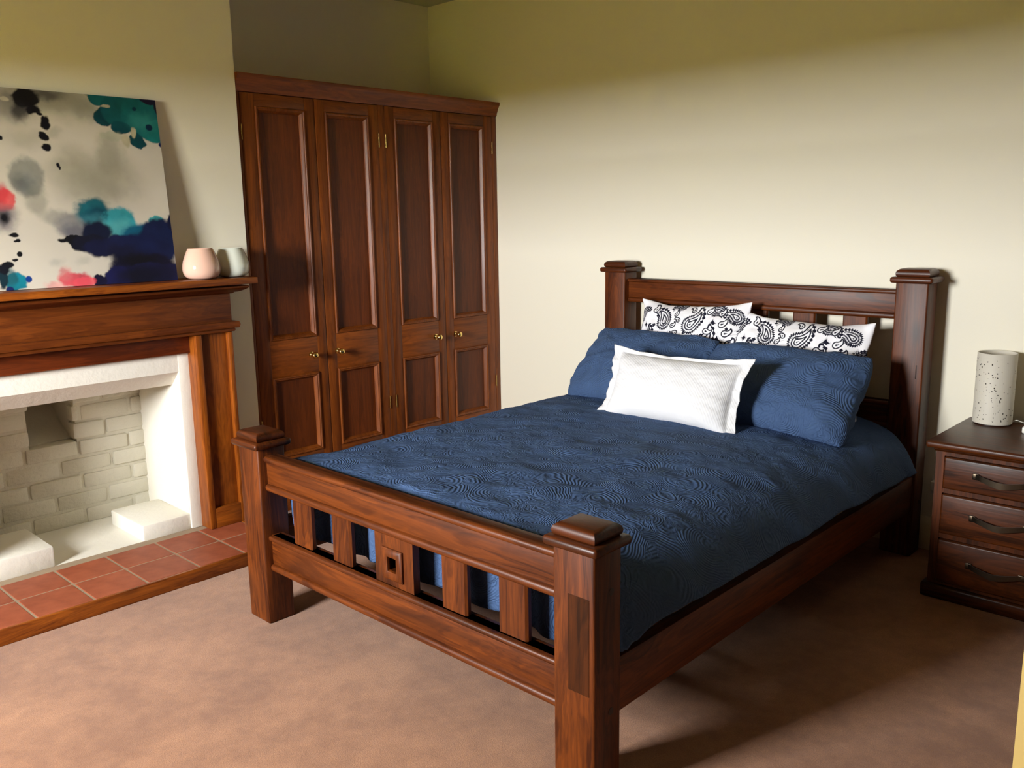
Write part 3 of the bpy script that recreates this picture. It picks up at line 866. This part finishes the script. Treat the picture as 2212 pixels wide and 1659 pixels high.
# ------------------------------------------------------------------ painting on the mantelshelf
ART = [
(-0.228,0.540,0.055,0.082,0.45,1,(140,138,120),0.55), (-0.280,0.443,0.134,0.097,0.6,1,(150,146,128),0.5),
(-0.392,0.515,0.064,0.061,0.6,1,(165,158,138),0.5), (-0.341,0.413,0.122,0.087,0.6,1,(142,140,122),0.45),
(-0.216,0.415,0.118,0.098,0.7,1,(160,152,132),0.35), (-0.570,0.442,0.069,0.077,0.18,1,(120,124,118),0.75),
(-0.585,0.415,0.037,0.037,0.8,1,(80,86,92),0.6), (-0.548,0.351,0.043,0.056,0.4,1,(130,130,115),0.5),
(-0.469,0.476,0.053,0.037,0.7,1,(160,156,140),0.3), (-0.466,0.756,0.168,0.052,0.55,1,(110,106,95),0.6),
(-0.590,0.717,0.076,0.058,0.6,1,(70,70,75),0.55), (-0.361,0.740,0.129,0.064,0.6,1,(150,146,128),0.5),
(-0.309,0.716,0.049,0.042,0.5,1,(130,130,118),0.4), (-0.549,0.591,0.069,0.040,0.7,1,(150,146,130),0.35),
(-0.440,0.619,0.029,0.022,0.6,1,(140,138,122),0.4), (-0.455,0.769,0.060,0.022,0.7,1,(40,38,40),0.7),
(-0.535,0.750,0.052,0.036,0.18,1.2,(14,12,16),1), (-0.514,0.705,0.028,0.018,0.2,1.2,(14,12,16),1),
(-0.559,0.702,0.031,0.033,0.6,1,(30,28,32),0.8), (-0.613,0.742,0.017,0.009,0.2,1,(200,190,170),0.9),
(-0.489,0.691,0.011,0.006,0.25,1,(14,12,16),1), (-0.475,0.664,0.016,0.024,0.22,1.2,(14,12,16),1),
(-0.467,0.647,0.014,0.015,0.2,1,(14,12,16),1), (-0.481,0.604,0.016,0.020,0.15,1,(14,12,16),1),
(-0.480,0.560,0.016,0.015,0.15,1,(14,12,16),1), (-0.444,0.491,0.007,0.009,0.2,1,(14,12,16),1),
(-0.440,0.480,0.005,0.008,0.2,1,(14,12,16),1), (-0.641,0.590,0.007,0.009,0.2,1,(14,12,16),1),
(-0.114,0.799,0.193,0.043,0.06,0.6,(14,82,88),1), (-0.244,0.774,0.046,0.031,0.06,0.6,(16,96,98),1),
(-0.232,0.699,0.043,0.039,0.07,0.6,(6,66,74),1), (-0.150,0.728,0.096,0.075,0.06,0.6,(12,86,90),1),
(-0.055,0.715,0.104,0.096,0.07,0.6,(14,98,100),1), (-0.012,0.649,0.068,0.049,0.07,0.6,(20,120,118),1),
(-0.167,0.657,0.044,0.028,0.07,0.6,(6,72,80),1), (-0.101,0.605,0.035,0.032,0.07,0.8,(6,74,82),1),
(-0.069,0.685,0.054,0.036,0.7,1,(60,150,142),0.5), (-0.208,0.618,0.051,0.020,0.2,0.8,(170,178,150),0.4),
(-0.222,0.742,0.021,0.007,0.15,0.8,(185,176,150),1), (-0.114,0.639,0.012,0.024,0.2,0.6,(185,176,150),1),
(-0.151,0.600,0.018,0.028,0.3,0.6,(185,176,150),1), (-0.004,0.786,0.063,0.024,0.06,0.6,(26,22,62),1),
(0.022,0.749,0.034,0.037,0.08,0.6,(26,22,62),1), (-0.098,0.740,0.009,0.009,0.15,0.3,(4,50,66),1),
(-0.043,0.665,0.015,0.014,0.12,0.3,(4,40,66),1), (0.005,0.592,0.015,0.012,0.12,0.3,(16,34,110),1),
(-0.469,0.284,0.068,0.030,0.5,1,(140,140,130),0.6), (-0.429,0.246,0.058,0.050,0.35,1,(125,124,126),0.75),
(-0.414,0.223,0.055,0.034,0.5,1,(90,90,104),0.7), (-0.331,0.308,0.076,0.046,0.25,1.2,(24,98,108),1),
(-0.312,0.279,0.076,0.043,0.4,1,(8,62,84),0.9), (-0.341,0.275,0.045,0.023,0.7,1,(60,130,140),0.6),
(-0.222,0.254,0.071,0.067,0.14,1.2,(52,150,160),1), (-0.243,0.219,0.071,0.051,0.4,1,(96,172,172),0.6),
(-0.155,0.202,0.073,0.052,0.25,1,(16,100,130),1), (-0.065,0.260,0.034,0.024,0.15,1,(70,160,160),1),
(-0.098,0.216,0.062,0.037,0.3,1,(10,80,110),1), (-0.055,0.175,0.101,0.094,0.12,1,(16,28,88),1),
(0.014,0.259,0.030,0.037,0.12,1,(12,16,50),1), (-0.154,0.137,0.126,0.073,0.2,1,(16,26,86),1),
(-0.331,0.212,0.065,0.054,0.2,1,(14,24,66),1), (-0.410,0.185,0.066,0.021,0.12,1.4,(12,12,20),1),
(-0.355,0.174,0.075,0.035,0.12,1.2,(14,16,34),1), (-0.301,0.153,0.087,0.039,0.15,1,(18,24,80),1),
(-0.238,0.180,0.047,0.030,0.2,1,(18,26,84),1), (-0.470,0.185,0.016,0.008,0.15,1.4,(10,10,16),1),
(-0.143,0.066,0.148,0.061,0.14,1,(16,14,40),1), (-0.231,0.130,0.079,0.032,0.4,1,(18,20,60),0.8),
(-0.159,0.097,0.081,0.028,0.6,1,(10,8,14),0.9), (-0.109,0.014,0.198,0.069,0.1,1,(20,22,84),1),
(-0.260,0.023,0.059,0.052,0.1,1,(22,24,96),1), (-0.339,0.012,0.031,0.027,0.1,1.2,(18,14,46),1),
(-0.169,0.027,0.081,0.044,0.6,1,(10,8,16),0.8), (-0.064,0.032,0.063,0.062,0.6,1,(10,10,30),0.7),
(-0.441,0.026,0.059,0.033,0.2,1.2,(214,70,84),0.95), (-0.474,0.051,0.025,0.027,0.5,1.2,(220,120,120),0.8),
(-0.405,0.016,0.048,0.019,0.15,0.8,(222,80,92),0.9), (-0.525,0.005,0.039,0.017,0.5,1.2,(228,150,145),0.7),
(-0.671,0.351,0.048,0.040,0.12,1,(222,84,84),0.95), (-0.680,0.372,0.033,0.040,0.4,1,(200,50,60),0.7),
(-0.665,0.322,0.033,0.018,0.3,1,(226,110,104),0.6), (-0.674,0.283,0.045,0.047,0.6,1,(90,84,96),0.8),
(-0.674,0.283,0.021,0.022,0.6,1,(12,12,18),1), (-0.648,0.217,0.020,0.009,0.2,1.2,(14,12,16),1),
(-0.635,0.193,0.010,0.007,0.15,0.8,(14,12,16),1), (-0.645,0.190,0.008,0.004,0.2,0.8,(14,12,16),1),
(-0.637,0.139,0.010,0.011,0.12,0.5,(14,12,16),1), (-0.657,0.118,0.012,0.005,0.2,1,(14,12,16),1),
(-0.664,0.032,0.037,0.037,0.1,0.8,(14,122,140),1), (-0.686,0.052,0.027,0.040,0.3,1,(30,90,100),0.8),
(-0.710,0.050,0.020,0.047,0.2,1,(16,44,54),1), (-0.686,0.099,0.022,0.013,0.15,1,(14,14,22),1),
(-0.702,0.082,0.020,0.018,0.2,1,(14,16,28),1), (-0.617,0.039,0.012,0.013,0.1,0.3,(14,60,140),1),
(-0.690,0.001,0.015,0.013,0.1,0.4,(20,40,100),1), (-0.503,0.101,0.025,0.017,0.7,1,(170,168,158),0.4),
(-0.397,0.104,0.026,0.017,0.7,1,(170,168,158),0.4)
]
PW, PH = 1.02, .785
nu, nv = 420, 330
U, V = np.meshgrid(np.linspace(-PW, 0, nu), np.linspace(0, PH, nv), indexing='ij')
wx = vnoise(U * 26, V * 26, 31, 4)
wy = vnoise(U * 26 + 9, V * 26 + 4, 32, 4)
wf = vnoise(U * 90, V * 90, 33, 3)
cl = np.ones(U.shape + (3,)) * np.array(lin((214, 206, 190)))
cl *= (1 + .05 * vnoise(U * 5, V * 5, 34, 4))[..., None]
def blot(u, v, ru, rv, soft, warp, rgb, al):
    if rgb[2] > 50 and rgb[0] < 30 and rgb[1] < 40:
        rgb = (rgb[0] * .95, rgb[1] * .9, rgb[2] * .72)
    k = warp * .008 * min(1.0, max(ru, rv) / .03)
    d = np.hypot((U + wx * k * 1.1 + wf * k * .25 - u) / ru, (V + wy * k * 1.1 - wf * k * .25 - v) / rv)
    m = np.clip((1 + soft - d) / (2 * soft), 0, 1)
    m = m * m * (3 - 2 * m) * al
    tint = np.array(lin(rgb)) * (1 + .22 * vnoise(U * 18 + u * 40, V * 18 + v * 30, 35, 4))[..., None]
    cl[...] = cl * (1 - m[..., None]) + np.clip(tint, 0, 1) * m[..., None]
for b in ART:
    blot(*b)

# the part beyond the picture's border goes on in the same hand
for b in ((-.80, .60, .10, .09, .4, 1, (120, 124, 118), .7), (-.86, .22, .09, .10, .15, 1, (14, 100, 110), .9), (-.92, .12, .10, .12, .15, 1, (18, 26, 80), 1), (-.78, .42, .05, .06, .3, 1, (214, 80, 84), .8), (-.93, .70, .08, .05, .3, 1, (40, 40, 46), .8)):
    blot(*b)
cl *= .80
art = link('canvas_painting', grid_mesh('canvas_painting', np.zeros_like(U), U + PW / 2, V, cl), M_canvas, None, (-.858, .235 - PW / 2, 1.2595))
art.rotation_euler = (0, math.atan2(-.07, .775), 0)
tag(art, 'frameless abstract canvas in ink black, teal, navy and coral leaning on the mantelshelf', 'painting')
bm = bmesh.new()
add_box(bm, -.022, -.0006, -PW / 2, PW / 2, 0, PH)
e = bpy.data.objects.new('stretcher', finish(bm, 'stretcher', 0))
COL.objects.link(e)
e.data.materials.append(M_canvas_edge)
e.parent = art

# ------------------------------------------------------------------ vases
def vase(name, loc, s, mat, label):
    prof = [(0, .0), (.030, .0), (.042, .003), (.050, .010), (.054, .020), (.0555, .030), (.055, .040), (.052, .054), (.047, .068), (.041, .082), (.037, .090), (.0355, .092), (.034, .090), (.036, .082), (.044, .060), (.048, .035), (.044, .012), (.030, .006), (0, .006)]
    o = lathe(name, [(r * s, z * s) for r, z in prof], mat, None, loc, 48, 2, False, 70)
    return tag(o, label, 'vase', 'rounded vases on the mantelshelf')
vase('vase', (-.815, .330, 1.2585), 1.50, M_pink, 'pale pink glazed round vase on the mantelshelf')
vase('vase', (-.845, .497, 1.2585), 1.45, M_mint, 'white glazed round vase at the end of the mantelshelf')

# ------------------------------------------------------------------ nightstand
NX0, NX1, NY0, NY1 = 1.890, 2.372, 1.900, 2.385
ns = empty('nightstand', ((NX0 + NX1) / 2, (NY0 + NY1) / 2, 0), 'dark stained pine nightstand with three drawers beside the bed', 'nightstand')
boxes('carcass', [(NX0, NX0 + .03, NY0, NY1, .06, .615), (NX1 - .03, NX1, NY0, NY1, .06, .615), (NX0 + .03, NX1 - .03, NY1 - .015, NY1, .06, .615), (NX0 + .03, NX1 - .03, NY0 + .02, NY1 - .015, .06, .07),
    (NX0 + .03, NX1 - .03, NY0, NY0 + .02, .582, .615), (NX0 + .03, NX1 - .03, NY0 + .002, NY0 + .02, .433, .452), (NX0 + .03, NX1 - .03, NY0 + .002, NY0 + .02, .250, .269), (NX0 + .03, NX1 - .03, NY0, NY0 + .02, .06, .070)], NST[2], ns)
box('plinth', NX0 - .022, NX1 + .022, NY0 - .016, NY1, 0, .058, NST[0], ns, .010, 3)
box('top', NX0 - .030, NX1 + .030, NY0 - .042, NY1 + .012, .614, .641, NST[0], ns, .010, 3)
prism('top_cove', [(NY0 - .016, .615), (NY0 - .014, .606), (NY0 - .004, .600), (NY0, .596), (NY0 + .01, .596), (NY0 + .01, .615)], 0, NX0 - .006, NX1 + .006, NST[0], ns)
for z0, z1 in ((.453, .580), (.271, .431), (.073, .248)):
    d = box('drawer', NX0 + .032, NX1 - .032, NY0 - .012, NY0 + .02, z0, z1, NST[0], ns, .008, 3)
    zc = (z0 + z1) / 2 + .004
    h0, h1 = NX0 + .150, NX1 - .150
    pts = bez([(h0, NY0 - .018, zc + .004), (h0 + .03, NY0 - .030, zc - .002), ((h0 + h1) / 2, NY0 - .040, zc - .012), (h1 - .03, NY0 - .030, zc - .002), (h1, NY0 - .018, zc + .004)], 6)
    bm = bmesh.new()
    c = ((h0 + h1) / 2, NY0 - .03, zc)
    rg = []
    for p in pts:
        k = 1 - abs(p[0] - c[0]) / (h1 - h0) * 1.1
        hh = .006 + .006 * k
        rg.append([bm.verts.new((p[0] - c[0], p[1] - c[1] + a, p[2] - c[2] + b)) for a, b in ((-.003, -hh), (.003, -hh), (.003, hh), (-.003, hh))])
    for a, b in zip(rg, rg[1:]):
        for i in range(4):
            bm.faces.new((a[i], a[(i + 1) % 4], b[(i + 1) % 4], b[i]))
    bm.faces.new(rg[0][::-1]); bm.faces.new(rg[-1])
    link('handle', finish(bm, 'handle', 50), M_bronze, d, c)
    for hx in (h0, h1):
        box('handle_plate', hx - .012, hx + .012, NY0 - .020, NY0 - .010, zc - .010, zc + .014, M_bronze, d, .003)

# ------------------------------------------------------------------ table lamp
LX, LYc, LZ, LR, LH = 1.968, 2.318, .6412, .0735, .296
lamp = empty('table_lamp', (LX, LYc, LZ), 'pierced off-white ceramic cylinder lamp on the nightstand', 'lamp')
lathe('lamp_body', [(LR - .006, .004), (LR, .006), (LR, LH - .002), (LR - .0025, LH), (LR - .005, LH - .002), (LR - .006, .008)], M_lamp, lamp, (LX, LYc, LZ), 64, 2, True, 60)
lathe('lamp_base', [(0, 0), (LR - .008, 0), (LR - .008, .006), (0, .006)], M_plug, lamp, (LX, LYc, LZ), 32)
lathe('bulb', [(0, .02), (.014, .02), (.014, .06), (.02, .08), (.029, .105), (.028, .125), (.016, .142), (0, .147)], M_plastic, lamp, (LX, LYc, LZ), 24)
bm = bmesh.new()
rs = random.Random(9)
for k in range(150):
    hz = rs.uniform(.02, .28)
    a = rs.gauss(-1.75 + .5 * math.sin(hz * 16), .55) if k < 90 else rs.uniform(0, 2 * math.pi)
    r = rs.choice((.0010, .0014, .0018, .0024, .0028))
    n = Vector((math.cos(a), math.sin(a), 0))
    tv = Vector((-n.y, n.x, 0))
    ring = [bm.verts.new(n * (LR + .0002) + Vector((0, 0, hz - LH / 2)) + tv * r * math.cos(t * math.pi / 4) + Vector((0, 0, r * math.sin(t * math.pi / 4)))) for t in range(8)]
    bm.faces.new(ring)
tag(link('perforations', finish(bm, 'perforations', 0), M_hole, lamp, (LX, LYc, LZ + LH / 2)), 'tiny dark pierced holes', kind='stuff')
tube('cord', bez([(LX + LR - .012, LYc + .02, LZ + .006), (LX + LR + .012, LYc + .02, LZ + .020), (LX + LR + .03, LYc + .035, LZ + .012), (LX + LR + .05, LYc + .06, LZ + .003), (LX + LR + .06, YB - .014, LZ - .001), (LX + LR + .062, YB - .012, LZ - .10)], 6), .0022, M_plastic, lamp)

# small white charger block at the picture's right border, power outlet behind the bed post
o = box('charger_block', 2.106, 2.156, 2.20, 2.25, .6412, .668, M_plastic, None, .006, 3)
tag(o, 'small white plastic block on the nightstand beside the lamp', 'charger')
ot = box('power_outlet', 1.722, 1.80, YB - .009, YB, .262, .348, M_plastic, None, .004)
tag(ot, 'white power outlet on the wall between bed post and nightstand', 'outlet')
box('plug', 1.728, 1.762, YB - .045, YB - .008, .285, .33, M_plastic, ot, .006, 3)
